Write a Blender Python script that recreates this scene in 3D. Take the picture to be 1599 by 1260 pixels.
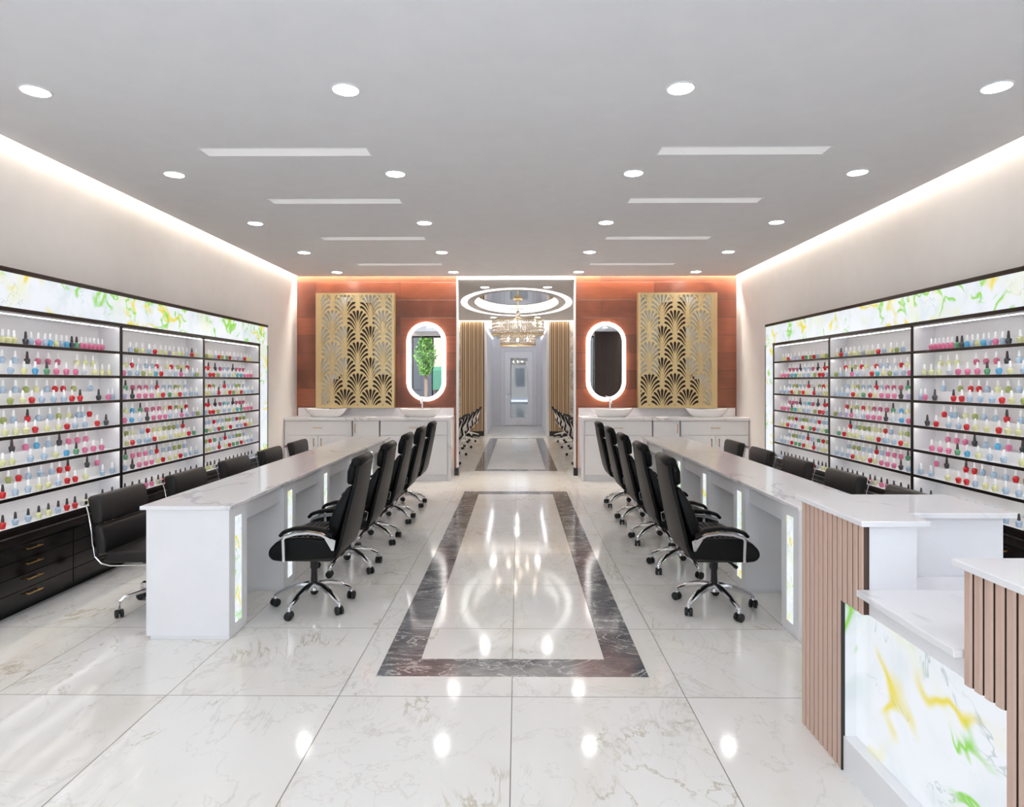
import bpy, bmesh, math, random
from mathutils import Vector, Matrix
random.seed(7)
PI = math.pi
sc = bpy.context.scene
COL = sc.collection
for o in list(bpy.data.objects):
    bpy.data.objects.remove(o)

def lin(c):
    c = c / 255.0
    return c / 12.92 if c <= 0.04045 else ((c + 0.055) / 1.055) ** 2.4
def rgb(r, g, b):
    return (lin(r), lin(g), lin(b), 1.0)

# ------------------------------------------------------------------ camera
F, CZ, YAW, CX = 992.0, 1.45, 0.009073, 0.027
cam_d = bpy.data.cameras.new('camera')
cam = bpy.data.objects.new('camera', cam_d)
COL.objects.link(cam)
cam.location = (CX, 0, CZ)
cam.rotation_euler = (PI / 2, 0, YAW)
cam_d.sensor_fit = 'HORIZONTAL'
cam_d.sensor_width = 36.0
cam_d.lens = F / 1599 * 36
cam_d.shift_y = -35 / 1599
cam_d.clip_start = 0.05
cam_d.clip_end = 200
sc.camera = cam

# ------------------------------------------------------------------ light and exposure
W = bpy.data.worlds.new('sky')
sc.world = W
W.use_nodes = True
bg = W.node_tree.nodes['Background']
bg.inputs[0].default_value = (0.76, 0.87, 1.0, 1)
bg.inputs[1].default_value = 3.4
sc.view_settings.view_transform = 'Standard'
sc.view_settings.look = 'None'
sc.view_settings.gamma = 1.0
sc.view_settings.use_curve_mapping = False
sc.view_settings.exposure = 0.36
sc.cycles.diffuse_bounces = 8
sc.cycles.caustics_reflective = False
sc.cycles.caustics_refractive = False
sc.cycles.max_bounces = 14
sc.cycles.sample_clamp_indirect = 6.0
DOWNLIGHT = 53.0      # emission of a downlight lens
COVE = 44.0           # emission of the strips in the ceiling gap
RING = 2.2
PANEL = 1.0
sun = bpy.data.lights.new('sun', 'SUN'); sun.energy = 25.0; sun.angle = .02; sun.color = (.93, .96, 1)
suno = bpy.data.objects.new('sun', sun); COL.objects.link(suno); suno.rotation_euler = (math.radians(-38), 0, 0); suno.location = (0, 4, 12)
pl = bpy.data.lights.new('sky_portal', 'AREA')
pl.shape = 'RECTANGLE'; pl.size = 5.9; pl.size_y = 2.85
pl.cycles.is_portal = True
plo = bpy.data.objects.new('sky_portal', pl); COL.objects.link(plo)
plo.location = (-0.45, -0.95, 1.45); plo.rotation_euler = (PI / 2, 0, 0)

# ------------------------------------------------------------------ node helpers
class G:
    def __init__(s, name):
        s.m = bpy.data.materials.new(name); s.m.use_nodes = True
        s.t = s.m.node_tree; s.b = s.t.nodes['Principled BSDF']
        s.out = s.t.nodes['Material Output']
    def n(s, typ, ins=None, **kw):
        x = s.t.nodes.new(typ)
        for k, v in kw.items(): setattr(x, k, v)
        for k, v in (ins or {}).items():
            if isinstance(v, bpy.types.NodeSocket): s.t.links.new(v, x.inputs[k])
            else: x.inputs[k].default_value = v
        return x
    def math(s, op, a, b=0.0, c=0.0):
        return s.n('ShaderNodeMath', {0: a, 1: b, 2: c}, operation=op).outputs[0]
    def vmath(s, op, a, b=(0, 0, 0)):
        return s.n('ShaderNodeVectorMath', {0: a, 1: b}, operation=op).outputs[0]
    def mix(s, f, a, b):
        x = s.n('ShaderNodeMix', data_type='RGBA')
        for i, v in ((0, f), (6, a), (7, b)):
            if isinstance(v, bpy.types.NodeSocket): s.t.links.new(v, x.inputs[i])
            else: x.inputs[i].default_value = v
        return x.outputs[2]
    def obj(s):
        return s.n('ShaderNodeTexCoord').outputs['Object']
    def noise(s, vec, scale, detail=4, rough=.55, dist=0.0):
        return s.n('ShaderNodeTexNoise', {'Vector': vec, 'Scale': scale, 'Detail': detail, 'Roughness': rough, 'Distortion': dist})
    def step(s, v, a, b, lo=0.0, hi=1.0):
        return s.n('ShaderNodeMapRange', {0: v, 1: a, 2: b, 3: lo, 4: hi}, interpolation_type='SMOOTHSTEP').outputs[0]
    def vein(s, vec, scale, width, dist=1.0, detail=5):
        nz = s.noise(vec, scale, detail, .6, dist).outputs[0]
        d = s.math('ABSOLUTE', s.math('SUBTRACT', nz, .5))
        return s.step(d, 0.0, width, 1.0, 0.0)
    def set(s, **kw):
        names = {'col': 'Base Color', 'rough': 'Roughness', 'metal': 'Metallic', 'ecol': 'Emission Color', 'est': 'Emission Strength',
                 'coat': 'Coat Weight', 'crough': 'Coat Roughness', 'spec': 'Specular IOR Level', 'trans': 'Transmission Weight', 'ior': 'IOR', 'normal': 'Normal', 'alpha': 'Alpha'}
        for k, v in kw.items():
            i = s.b.inputs[names[k]]
            if isinstance(v, bpy.types.NodeSocket): s.t.links.new(v, i)
            else: i.default_value = v
        return s

def simple(name, c, rough=.5, metal=0.0, var=0.04, scale=6.0, bump=0.0, bscale=200.0, **kw):
    g = G(name)
    nz = g.noise(g.obj(), scale, 3).outputs[0]
    dark = tuple(x * (1 - var) for x in c[:3]) + (1,)
    lite = tuple(min(1, x * (1 + var)) for x in c[:3]) + (1,)
    g.set(col=g.mix(nz, dark, lite), rough=rough, metal=metal, **kw)
    if bump:
        b = g.n('ShaderNodeBump', {'Strength': bump, 'Distance': .002, 'Height': g.noise(g.obj(), bscale, 2).outputs[0]})
        g.set(normal=b.outputs[0])
    return g.m

def emit(name, c, st):
    g = G(name)
    g.set(col=(0.8, 0.8, 0.8, 1), ecol=c, est=st)
    return g.m

M = {}
M['wall'] = simple('wall_paint', rgb(228, 223, 219), .8)
M['ceiling'] = simple('ceiling_paint', rgb(232, 231, 232), .85)
M['slot'] = simple('slot_diffuser', rgb(254, 254, 254), .7, var=.0, ecol=(1, 1, 1, 1), est=.16)  # air slots, no lamps; faint emission added so they look brighter
M['white'] = simple('white_lacquer', rgb(236, 236, 238), .35)
M['shelfwhite'] = simple('shelf_white', rgb(230, 229, 230), .45)
M['blacklac'] = simple('black_lacquer', rgb(18, 14, 13), .10, spec=.35)
M['blackmetal'] = simple('dark_trim_metal', rgb(48, 40, 36), .25, metal=.6)
M['gold'] = simple('brushed_gold', rgb(230, 206, 156), .36, metal=.9)
M['handle'] = simple('brass_handle', rgb(214, 170, 98), .28, metal=1.0)
M['chrome'] = simple('chrome', rgb(225, 225, 228), .12, metal=1.0)
M['leather'] = simple('black_leather', rgb(12, 12, 12), .42, spec=.16, bump=.25, bscale=260)
M['leather2'] = simple('dark_brown_leather', rgb(24, 21, 20), .45, spec=.4, bump=.25, bscale=260)
M['rubber'] = simple('black_plastic', rgb(20, 20, 21), .45)
M['ceramic'] = simple('white_ceramic', rgb(244, 243, 242), .15, coat=.5)
M['mirror'] = simple('mirror_glass', (0.86, 0.87, 0.88, 1), .01, metal=1.0, var=0.0)
M['base_black'] = simple('black_baseboard', rgb(38, 36, 35), .5)
M['reflection_dark'] = simple('dark_reflection_panel', rgb(44, 24, 16), .45)
M['cream'] = simple('cream_panel', rgb(252, 249, 240), .4)
M['doorwhite'] = simple('door_white', rgb(228, 230, 236), .4)
M['corridor'] = simple('corridor_paint', rgb(226, 226, 230), .7)
M['doorpanel'] = simple('door_leaf', rgb(244, 244, 248), .4)
M['groove_shade'] = simple('slat_groove_shade', rgb(84, 64, 55), .8)
M['whitefabric'] = simple('pale_upholstery', rgb(238, 236, 234), .7)
M['asphalt'] = simple('asphalt', rgb(90, 92, 96), .9, var=.15)
M['pavement'] = simple('pavement', rgb(222, 224, 228), .8, var=.08)
M['bark'] = simple('bark', rgb(70, 54, 42), .9, var=.3)
M['facade'] = simple('dark_facade', rgb(18, 20, 24), .6, var=.2)
M['facade2'] = simple('stone_facade', rgb(100, 92, 82), .8, var=.1)
M['awning'] = simple('green_hoarding', rgb(8, 60, 40), .7)
M['leaf'] = simple('leaf_green', rgb(62, 96, 22), .6, var=.5, scale=3)
M['darkslat'] = simple('dark_brown_slat', rgb(70, 54, 48), .5, var=.12)
M['lamp'] = emit('downlight_lens', (1, .975, .95, 1), DOWNLIGHT)
M['cove'] = emit('cove_strip', (1, .90, .78, 1), COVE)
M['cove_back'] = emit('cove_strip_back', (1, .92, .80, 1), 62.0)
M['ring'] = emit('ring_light', (1, .97, .93, 1), RING)
M['halo'] = emit('mirror_light', (1, .96, .92, 1), 3.0)
M['backglow'] = emit('mirror_back_light', (1, .92, .84, 1), 6.0)
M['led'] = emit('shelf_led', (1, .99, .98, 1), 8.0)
M['bulb'] = emit('warm_bulb', (1, .88, .72, 1), 60.0)
M['fill_corridor'] = emit('corridor_fill_strip', (.95, .97, 1, 1), 12.0)

def marble_floor():
    g = G('polished_marble_tiles')
    o = g.obj()
    sep = g.n('ShaderNodeSeparateXYZ', {0: o})
    x, y = sep.outputs[0], sep.outputs[1]
    tx = g.math('DIVIDE', x, .797)
    ty = g.math('DIVIDE', g.math('SUBTRACT', y, 2.918), .803)
    ix, iy = g.math('FLOOR', tx), g.math('FLOOR', ty)
    cell = g.n('ShaderNodeCombineXYZ', {0: ix, 1: iy})
    wn = g.n('ShaderNodeTexWhiteNoise', {0: cell.outputs[0]}, noise_dimensions='3D')
    off = g.vmath('SCALE', wn.outputs['Color']); off.node.inputs[3].default_value = 9.0
    p = g.vmath('ADD', o, off)
    rot = g.n('ShaderNodeMapping', {0: p, 2: (0, 0, .7), 3: (1.0, .45, 1.0)}).outputs[0]
    v1 = g.vein(rot, 1.7, .012, 1.2, 8)
    m1 = g.step(g.noise(p, 1.6, 3).outputs[0], .50, .66)
    m2 = g.step(g.noise(p, 2.2, 2).outputs[0], .60, .74)
    v2 = g.vein(rot, 4.5, .03, 2.0, 8)
    soft = g.step(g.noise(rot, 1.2, 5, .6, 1.0).outputs[0], .42, .78)
    c = g.mix(soft, rgb(232, 230, 226), rgb(223, 218, 208))
    c = g.mix(g.math('MULTIPLY', g.math('MULTIPLY', v1, m1), .7), c, rgb(176, 166, 140))
    c = g.mix(g.math('MULTIPLY', g.math('MULTIPLY', v2, m2), .6), c, rgb(150, 128, 84))
    v3 = g.vein(rot, .9, .008, 1.0, 8)
    c = g.mix(g.math('MULTIPLY', v3, .3), c, rgb(190, 184, 176))
    v4 = g.vein(g.vmath('ADD', p, (5, 2, 3)), 1.4, .008, 1.4, 7)
    c = g.mix(g.math('MULTIPLY', v4, .3), c, rgb(188, 182, 166))
    fx = g.math('ABSOLUTE', g.math('SUBTRACT', g.math('FRACT', tx), .5))
    fy = g.math('ABSOLUTE', g.math('SUBTRACT', g.math('FRACT', ty), .5))
    e = g.math('MAXIMUM', fx, fy)
    j = g.math('GREATER_THAN', e, .4972)
    c = g.mix(g.math('MULTIPLY', j, .9), c, rgb(104, 96, 86))
    g.set(col=c, rough=g.math('ADD', .08, g.math('MULTIPLY', j, .3)), spec=.45)
    return g.m
def grey_marble():
    g = G('grey_marble_border')
    o = g.n('ShaderNodeMapping', {0: g.obj(), 3: (1.0, 1.9, 1.0)}).outputs[0]
    big = g.noise(o, 2.6, 6, .65, 1.0).outputs[0]
    c = g.mix(g.step(big, .3, .7), rgb(80, 81, 85), rgb(126, 125, 126))
    v = g.vein(o, 1.8, .018, 2.0, 7)
    c = g.mix(g.math('MULTIPLY', v, .75), c, rgb(210, 208, 206))
    v = g.vein(o, 4.2, .02, 1.5, 6)
    c = g.mix(g.math('MULTIPLY', v, .35), c, rgb(190, 186, 182))
    g.set(col=c, rough=.10, spec=.28)
    return g.m
def quartz():
    g = G('white_quartz')
    o = g.n('ShaderNodeMapping', {0: g.obj(), 2: (0, 0, .5), 3: (1.5, .7, 1.0)}).outputs[0]
    v = g.vein(o, .9, .03, 1.4, 5)
    mk = g.step(g.noise(o, 1.1, 2).outputs[0], .45, .62)
    c = g.mix(g.math('MULTIPLY', g.math('MULTIPLY', v, mk), .6), rgb(240, 239, 241), rgb(176, 174, 178))
    g.set(col=c, rough=.16, coat=.3, crough=.05)
    return g.m
def pale_marble(name, green):
    g = G(name)
    o = g.obj()
    big = g.noise(o, 1.6, 6, .65, 1.5).outputs[0]
    c = g.mix(g.step(big, .4, .65), rgb(232, 230, 226), rgb(186, 190, 182) if green else rgb(170, 170, 172))
    c = g.mix(g.math('MULTIPLY', g.vein(o, 1.3, .03, 2.0), .6), c, rgb(120, 122, 124))
    g.set(col=c, rough=.15)
    return g.m
def glow_marble(name, scale, strength, big=False):
    g = G(name)
    o = g.obj()
    w = g.noise(o, scale * .7, 2, .5, .3).outputs['Color']
    ws = g.vmath('SCALE', g.vmath('SUBTRACT', w, (.5, .5, .5))); ws.node.inputs[3].default_value = 1.3 / scale
    p = g.vmath('ADD', o, ws)
    def streak(off, sc, width, m0, m1, msc, det):
        v = g.vein(g.vmath('ADD', p, off), scale * sc, width, .6, det)
        mk = g.step(g.noise(g.vmath('ADD', o, tuple(q * 1.7 for q in off)), scale * msc, 2).outputs[0], m0, m1)
        return g.math('MULTIPLY', v, mk)
    cl = g.step(g.noise(o, scale * .8, 3, .6, 1.0).outputs[0], .40, .72)
    c = g.mix(g.math('MULTIPLY', cl, .7), (.82, .86, .92, 1), (.62, .72, .75, 1))
    hz = g.step(g.noise(g.vmath('ADD', p, (4, 4, 4)), scale * .8, 2).outputs[0], .52, .72)
    c = g.mix(g.math('MULTIPLY', hz, .35), c, (.80, .84, .30, 1))
    c = g.mix(g.math('MULTIPLY', streak((7, 3, 1), .75, .045, .50, .58, .75, 1.5), .95), c, (.80, .68, .02, 1))
    c = g.mix(g.math('MULTIPLY', streak((1, 9, 4), 1.1, .05, .52, .60, .9, 2.5), .95), c, (.22, .66, .01, 1))
    c = g.mix(g.math('MULTIPLY', streak((2, 2, 8), 1.2, .010, .52, .60, .9, 4), .6), c, (.30, .42, .42, 1))
    g.set(col=(.03, .03, .03, 1), ecol=c, est=strength, rough=.2)
    return g.m
def red_wood():
    g = G('red_wood_planks')
    sep = g.n('ShaderNodeSeparateXYZ', {0: g.obj()})
    vec = g.n('ShaderNodeCombineXYZ', {0: sep.outputs[0], 1: g.math('ADD', sep.outputs[2], .03)}).outputs[0]
    br = g.n('ShaderNodeTexBrick', {'Vector': vec, 'Color1': rgb(146, 82, 56), 'Color2': rgb(88, 47, 35), 'Mortar': rgb(60, 32, 24), 'Scale': 1.0,
             'Mortar Size': .004, 'Mortar Smooth': .1, 'Bias': -.05, 'Brick Width': 1.3, 'Row Height': .273}, offset=.37, offset_frequency=2)
    gv = g.n('ShaderNodeMapping', {0: vec, 3: (1.6, 22, 1)}).outputs[0]
    gn = g.noise(gv, 1.4, 5, .6, .8).outputs[0]
    bn = g.noise(vec, 2.2, 3, .5, 1.0).outputs[0]
    c = g.mix(g.step(gn, .3, .75, 0, .4), br.outputs[0], rgb(96, 50, 36))
    c = g.mix(g.step(bn, .35, .8, 0, .45), c, rgb(156, 92, 64))
    bp = g.n('ShaderNodeBump', {'Strength': .5, 'Distance': .006, 'Height': g.math('SUBTRACT', 1.0, br.outputs[1])})
    g.set(col=c, rough=.3, spec=.6, normal=bp.outputs[0])
    return g.m
def wood(name, a, b, s=(30, 30, 2.0), rough=.5):
    g = G(name)
    v = g.n('ShaderNodeMapping', {0: g.obj(), 3: s}).outputs[0]
    g.set(col=g.mix(g.noise(v, 1.5, 5, .6, .4).outputs[0], a, b), rough=rough)
    return g.m
M['floor'] = marble_floor()
M['greymarble'] = grey_marble()
M['quartz'] = quartz()
M['marble_g'] = pale_marble('pale_green_marble', True)
M['marble_w'] = pale_marble('pale_grey_marble', False)
M['glow'] = glow_marble('backlit_onyx', 3.4, .78)
M['glow_strip'] = glow_marble('backlit_onyx_strip', 8.0, .84)
M['glow_big'] = glow_marble('backlit_onyx_large', 2.6, .74, True)
M['redwood'] = red_wood()
M['slat_taupe'] = wood('taupe_slat_wood', rgb(212, 184, 168), rgb(190, 160, 144))
M['slat_tan'] = wood('tan_slat_wood', rgb(222, 196, 162), rgb(186, 154, 120))
g = G('window_glass')
tr = g.n('ShaderNodeBsdfTransparent'); gl = g.n('ShaderNodeBsdfGlossy', {'Roughness': .02})
lw = g.n('ShaderNodeLayerWeight', {0: .25})
mx = g.n('ShaderNodeMixShader', {0: g.math('MULTIPLY', lw.outputs[0], .5), 1: tr.outputs[0], 2: gl.outputs[0]})
g.t.links.new(mx.outputs[0], g.out.inputs[0]); M['glass'] = g.m
g = G('door_glass'); g.set(col=(.42, .48, .54, 1), rough=.03, metal=.5); M['doorglass'] = g.m
g = G('crystal')
g.set(col=(1, .93, .86, 1), rough=.12, trans=.12, ior=1.5, spec=1.0)
M['crystal'] = g.m
POL = {'y': (222, 222, 168), 'r': (200, 24, 30), 'b': (172, 194, 214), 'B': (84, 168, 214), 'k': (58, 58, 62), 'p': (220, 118, 156),
       'm': (190, 96, 124), 'g': (96, 160, 116), 'o': (158, 168, 96), 'l': (184, 180, 214), 'w': (206, 214, 220), 't': (90, 176, 184)}
POLN = {'y': 'pale yellow', 'r': 'red', 'b': 'light blue', 'B': 'sky blue', 'k': 'dark grey', 'p': 'pink', 'm': 'dusky pink', 'g': 'green',
        'o': 'olive green', 'l': 'lilac', 'w': 'milky white', 't': 'teal'}
for k, c in POL.items():
    M['pol_' + k] = simple('polish_' + POLN[k].replace(' ', '_'), rgb(*c), .15, coat=.5)
M['cap_white'] = simple('white_cap', rgb(253, 253, 253), .3)
M['cap_dark'] = simple('dark_cap', rgb(60, 54, 54), .3)

# ------------------------------------------------------------------ mesh helpers
def wloc(o):
    v = Vector((0, 0, 0))
    while o:
        v += o.location; o = o.parent
    return v
def tag(o, label=None, cat=None, group=None, kind=None):
    if label: o['label'] = label
    if cat: o['category'] = cat
    if group: o['group'] = group
    if kind: o['kind'] = kind
    return o
def thing(name, loc, label, cat, group=None, rz=0.0):
    o = bpy.data.objects.new(name, None); COL.objects.link(o)
    o.location = loc; o.rotation_euler = (0, 0, rz); o.empty_display_size = .1
    return tag(o, label, cat, group)

class MB:
    def __init__(s): s.b = bmesh.new(); s.mi = 0
    def face(s, vs):
        try:
            f = s.b.faces.new(vs); f.material_index = s.mi; return f
        except ValueError: return None
    def box(s, x0, x1, y0, y1, z0, z1):
        if x0 > x1: x0, x1 = x1, x0
        if y0 > y1: y0, y1 = y1, y0
        v = [s.b.verts.new((x, y, z)) for z in (z0, z1) for y in (y0, y1) for x in (x0, x1)]
        for q in ((0, 2, 3, 1), (4, 5, 7, 6), (0, 1, 5, 4), (2, 6, 7, 3), (0, 4, 6, 2), (1, 3, 7, 5)):
            s.face([v[i] for i in q])
        return s
    def prism(s, pts, a, b, axis='y', taper=None):
        # pts in the plane across axis: axis y -> (x,z); axis z -> (x,y); axis x -> (y,z)
        def P(p, t):
            if axis == 'y': return (p[0], t, p[1])
            if axis == 'z': return (p[0], p[1], t)
            return (t, p[0], p[1])
        A = [s.b.verts.new(P(p, a)) for p in pts]
        B = [s.b.verts.new(P(p, b)) for p in pts]
        s.face(A); s.face(B[::-1]); n = len(pts)
        for i in range(n): s.face([A[i], B[i], B[(i + 1) % n], A[(i + 1) % n]])
        return s
    def loft(s, rings, closed=True, cap=True):
        R = [[s.b.verts.new(p) for p in r] for r in rings]
        for a, c in zip(R, R[1:]):
            n = len(a)
            for i in range(n if closed else n - 1):
                s.face([a[i], a[(i + 1) % n], c[(i + 1) % n], c[i]])
        if cap: s.face(R[0][::-1]); s.face(R[-1])
        return s
    def lathe(s, prof, c=(0, 0, 0), seg=16, sx=1.0, sy=1.0, axis='z'):
        rings = []
        for r, z in prof:
            ring = []
            for i in range(seg):
                a = 2 * PI * i / seg
                p = (max(r, 1e-5) * math.cos(a) * sx, max(r, 1e-5) * math.sin(a) * sy, z)
                if axis == 'x': p = (p[2], p[0], p[1])
                elif axis == 'y': p = (p[0], p[2], p[1])
                ring.append((p[0] + c[0], p[1] + c[1], p[2] + c[2]))
            rings.append(ring)
        return s.loft(rings)
    def cyl(s, c, r, z0, z1, seg=16, axis='z', **k):
        return s.lathe([(r, z0), (r, z1)], c, seg, axis=axis, **k)
    def tube(s, pts, r, seg=8, flat=1.0, up=Vector((0, 0, 1))):
        pts = [Vector(p) for p in pts]; rings = []
        rr = r if isinstance(r, (list, tuple)) else [r] * len(pts)
        for i, p in enumerate(pts):
            d = (pts[min(i + 1, len(pts) - 1)] - pts[max(i - 1, 0)]).normalized()
            u = up if abs(d.dot(up)) < .95 else Vector((0, 1, 0))
            sd = d.cross(u).normalized(); nn = sd.cross(d).normalized()
            rings.append([tuple(p + sd * math.cos(2 * PI * k / seg) * rr[i] + nn * math.sin(2 * PI * k / seg) * rr[i] * flat) for k in range(seg)])
        return s.loft(rings)
    def build(s, name, mat, parent=None, bevel=0.0, seg=2, smooth=False, ang=35, label=None):
        bmesh.ops.remove_doubles(s.b, verts=s.b.verts, dist=1e-6)
        bmesh.ops.recalc_face_normals(s.b, faces=s.b.faces)
        if bevel:
            ed = [e for e in s.b.edges if len(e.link_faces) == 2 and e.calc_face_angle(0) > math.radians(25)]
            bmesh.ops.bevel(s.b, geom=ed, offset=bevel, offset_type='OFFSET', segments=seg, profile=.5, affect='EDGES', clamp_overlap=True)
        if smooth:
            for f in s.b.faces: f.smooth = True
            for e in s.b.edges:
                if len(e.link_faces) == 2 and e.calc_face_angle(0) > math.radians(ang): e.smooth = False
        if parent is not None:
            bmesh.ops.translate(s.b, verts=s.b.verts, vec=-wloc(parent))
        me = bpy.data.meshes.new(name); s.b.to_mesh(me); s.b.free()
        for m in (mat if isinstance(mat, (list, tuple)) else [mat]): me.materials.append(M[m] if isinstance(m, str) else m)
        o = bpy.data.objects.new(name, me); COL.objects.link(o)
        if parent is not None: o.parent = parent
        if label: o['label'] = label
        return o
def box(name, mat, x0, x1, y0, y1, z0, z1, parent=None, bevel=0.0, **k):
    return MB().box(x0, x1, y0, y1, z0, z1).build(name, mat, parent, bevel, **k)
def struct(name, mat, *a, **k):
    return tag(box(name, mat, *a, **k), kind='structure')

def plate_with_holes(name, mat, outer, holes, thick, to3d, parent=None, origin=(0, 0)):
    """fills a flat outline with holes and gives it thickness; to3d maps (u, v, w) to the place"""
    cu = bpy.data.curves.new('outline', 'CURVE'); cu.dimensions = '2D'; cu.fill_mode = 'BOTH'; cu.extrude = thick / 2
    for poly in [outer] + holes:
        sp = cu.splines.new('POLY'); sp.points.add(len(poly) - 1)
        for p, q in zip(sp.points, poly): p.co = (q[0] - origin[0], q[1] - origin[1], 0, 1)
        sp.use_cyclic_u = True
    tmp = bpy.data.objects.new('outline', cu); COL.objects.link(tmp)
    dg = bpy.context.evaluated_depsgraph_get()
    me = bpy.data.meshes.new_from_object(tmp.evaluated_get(dg))
    COL.objects.unlink(tmp); bpy.data.objects.remove(tmp); bpy.data.curves.remove(cu)
    b = bmesh.new(); b.from_mesh(me)
    bmesh.ops.remove_doubles(b, verts=b.verts, dist=1e-5)
    for v in b.verts: v.co = Vector(to3d(v.co.x + origin[0], v.co.y + origin[1], v.co.z))
    if parent is not None: bmesh.ops.translate(b, verts=b.verts, vec=-wloc(parent))
    bmesh.ops.recalc_face_normals(b, faces=b.faces)
    b.to_mesh(me); b.free(); me.materials.clear(); me.materials.append(M[mat]); me.name = name
    o = bpy.data.objects.new(name, me); COL.objects.link(o)
    if parent is not None: o.parent = parent
    return o
def copy_tree(o, parent=None):
    c = o.copy(); COL.objects.link(c)
    if parent is not None: c.parent = parent
    for ch in [q for q in o.children]: copy_tree(ch, c)
    return c

# ------------------------------------------------------------------ the room
RW, CEIL, YB, YF, YE = 3.37, 3.04, 9.745, -1.0, 16.8
CE, YCE = 3.31, 9.63          # edges of the hung ceiling
struct('floor', 'floor', -RW - .2, RW + .2, YF - .1, 21.0, -.1, 0.0)
for nm, sgn in (('left', -1), ('right', 1)):
    struct('wall_' + nm, 'wall', sgn * RW, sgn * (RW + .2), YF, YE + .2, 0.0, 3.3)
# hung ceiling with a gap all round
struct('ceiling', 'ceiling', -CE, CE, YF, YCE, CEIL, CEIL + .06)
tag(box('ceiling', 'ceiling', -RW, RW, YF, YB + .2, 3.22, 3.3), kind='structure')
# red plank wall either side of the opening
OP = .896
struct('wall_back_left', 'redwood', -RW, -OP - .02, YB, YB + .2, 0.0, 3.22)
struct('wall_back_right', 'redwood', OP + .02, RW, YB, YB + .2, 0.0, 3.22)
struct('wall_back_header', 'ceiling', -OP - .02, OP + .02, YB, YB + .2, 3.005, 3.22)
struct('trim_1', 'white', -OP - .02, -OP, YB - .005, YB + .2, 0.0, 3.005)
struct('trim_2', 'white', OP, OP + .02, YB - .005, YB + .2, 0.0, 3.005)
for k, sgn in ((3, -1), (4, 1)):
    b = MB(); b.box(sgn * (OP + .085), sgn * (OP - .012), YB - .012, YB + .08, 0.0, .12)
    tag(b.build('baseboard_back_' + ('left' if sgn < 0 else 'right'), 'base_black'), kind='structure')
# light strips in the gap, facing down
struct('trim_3', 'cove', -RW + .004, -CE - .004, YF + .1, YB - .02, 3.19, 3.2)
struct('trim_4', 'cove', CE + .004, RW - .004, YF + .1, YB - .02, 3.19, 3.2)
struct('trim_5', 'cove_back', -CE, CE, YCE + .03, YB - .015, 3.19, 3.2)

# grey marble border inlaid in the floor
def border(name, hw, y0, y1, w, lab):
    o = MB()
    for a in ((-hw, hw, y0, y0 + w), (-hw, hw, y1 - w, y1), (-hw, -hw + w, y0 + w, y1 - w), (hw - w, hw, y0 + w, y1 - w)):
        o.box(a[0], a[1], a[2], a[3], 0.0, .0015)
    ob = o.build(name, 'greymarble'); tag(ob, kind='structure')
border('trim_6', .669, 3.117, 8.34, .193, '')
border('trim_7', .672, 10.25, 16.14, .19, '')

# ------------------------------------------------------------------ storefront behind the viewpoint
struct('wall_front', 'wall', 2.48, RW, YF - .2, YF, 0.0, 3.22)
t = thing('slat_panel', (2.92, YF + .02, 0), 'dark brown vertical slat panel on the storefront wall', 'wall panel')
b = MB(); b.box(2.49, 3.365, YF + .002, YF + .012, 0, 3.03); b.build('backing', 'base_black', t)
b = MB()
for i in range(17): b.box(2.50 + i * .05, 2.53 + i * .05, YF + .012, YF + .04, 0, 3.03)
b.build('slat_face', 'darkslat', t)
for i in range(4):
    x0 = -RW + i * 1.4625; x1 = x0 + 1.4625
    f = MB()
    for a in ((x0, x1, 0, .08), (x0, x1, 2.85, 2.90), (x0, x0 + .03, .08, 2.85), (x1 - .03, x1, .08, 2.85)):
        f.box(a[0], a[1], YF - .08, YF, a[2], a[3])
    w = tag(f.build('window_%d' % (i + 1), 'blackmetal'), kind='structure')
    MB().box(x0 + .03, x1 - .03, YF - .045, YF - .039, .08, 2.85).build('pane', 'glass', w)
struct('wall_front_header', 'wall', -RW, 2.48, YF - .2, YF, 2.90, 3.22)
tag(box('pavement', 'pavement', -14, 14, -6.4, YF - .1, -.12, -.01), kind='structure')
tag(box('road', 'asphalt', -14, 14, -14, -6.4, -.14, -.05), kind='structure')
def facade(x0, x1, h, mat, lab):
    t = thing('building', ((x0 + x1) / 2, -14.6, -.05), lab, 'building')
    box('facade', mat, x0, x1, -15.2, -14.0, -.05, h, t)
    n = int((x1 - x0) / 1.6)
    for i in range(n):
        for j in range(int(h / 2.6)):
            cx = x0 + (i + .5) * (x1 - x0) / n
            box('window', 'facade', cx - .4, cx + .4, -14.0, -13.97, 1.0 + j * 2.5, 2.6 + j * 2.5, t)
facade(-14, -4.5, 5, 'facade', 'dark shopfront building across the street, behind the tree')
facade(-4.4, 3, 4, 'facade2', 'pale stone building across the street')
facade(3.1, 14, 4, 'facade', 'dark building across the street on the right')
t = thing('awning', (-4.1, -13.9, 1.0), 'green shop awning across the street', 'awning')
MB().prism([(-13.95, 2.2), (-13.6, 2.0), (-13.6, 1.0), (-13.95, 1.0)], -4.39, -3.6, 'x').build('canopy', 'awning', t)
t = thing('street_tree', (-3.67, -6.0, -.01), 'leafy green street tree on the pavement outside', 'tree')
MB().tube([(-3.67, -6, -.01), (-3.64, -6, 1.2), (-3.7, -6.05, 2.2), (-3.66, -6, 3.0)], [.08, .07, .06, .04]).build('trunk', 'bark', t, smooth=True)
b = MB()
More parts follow.
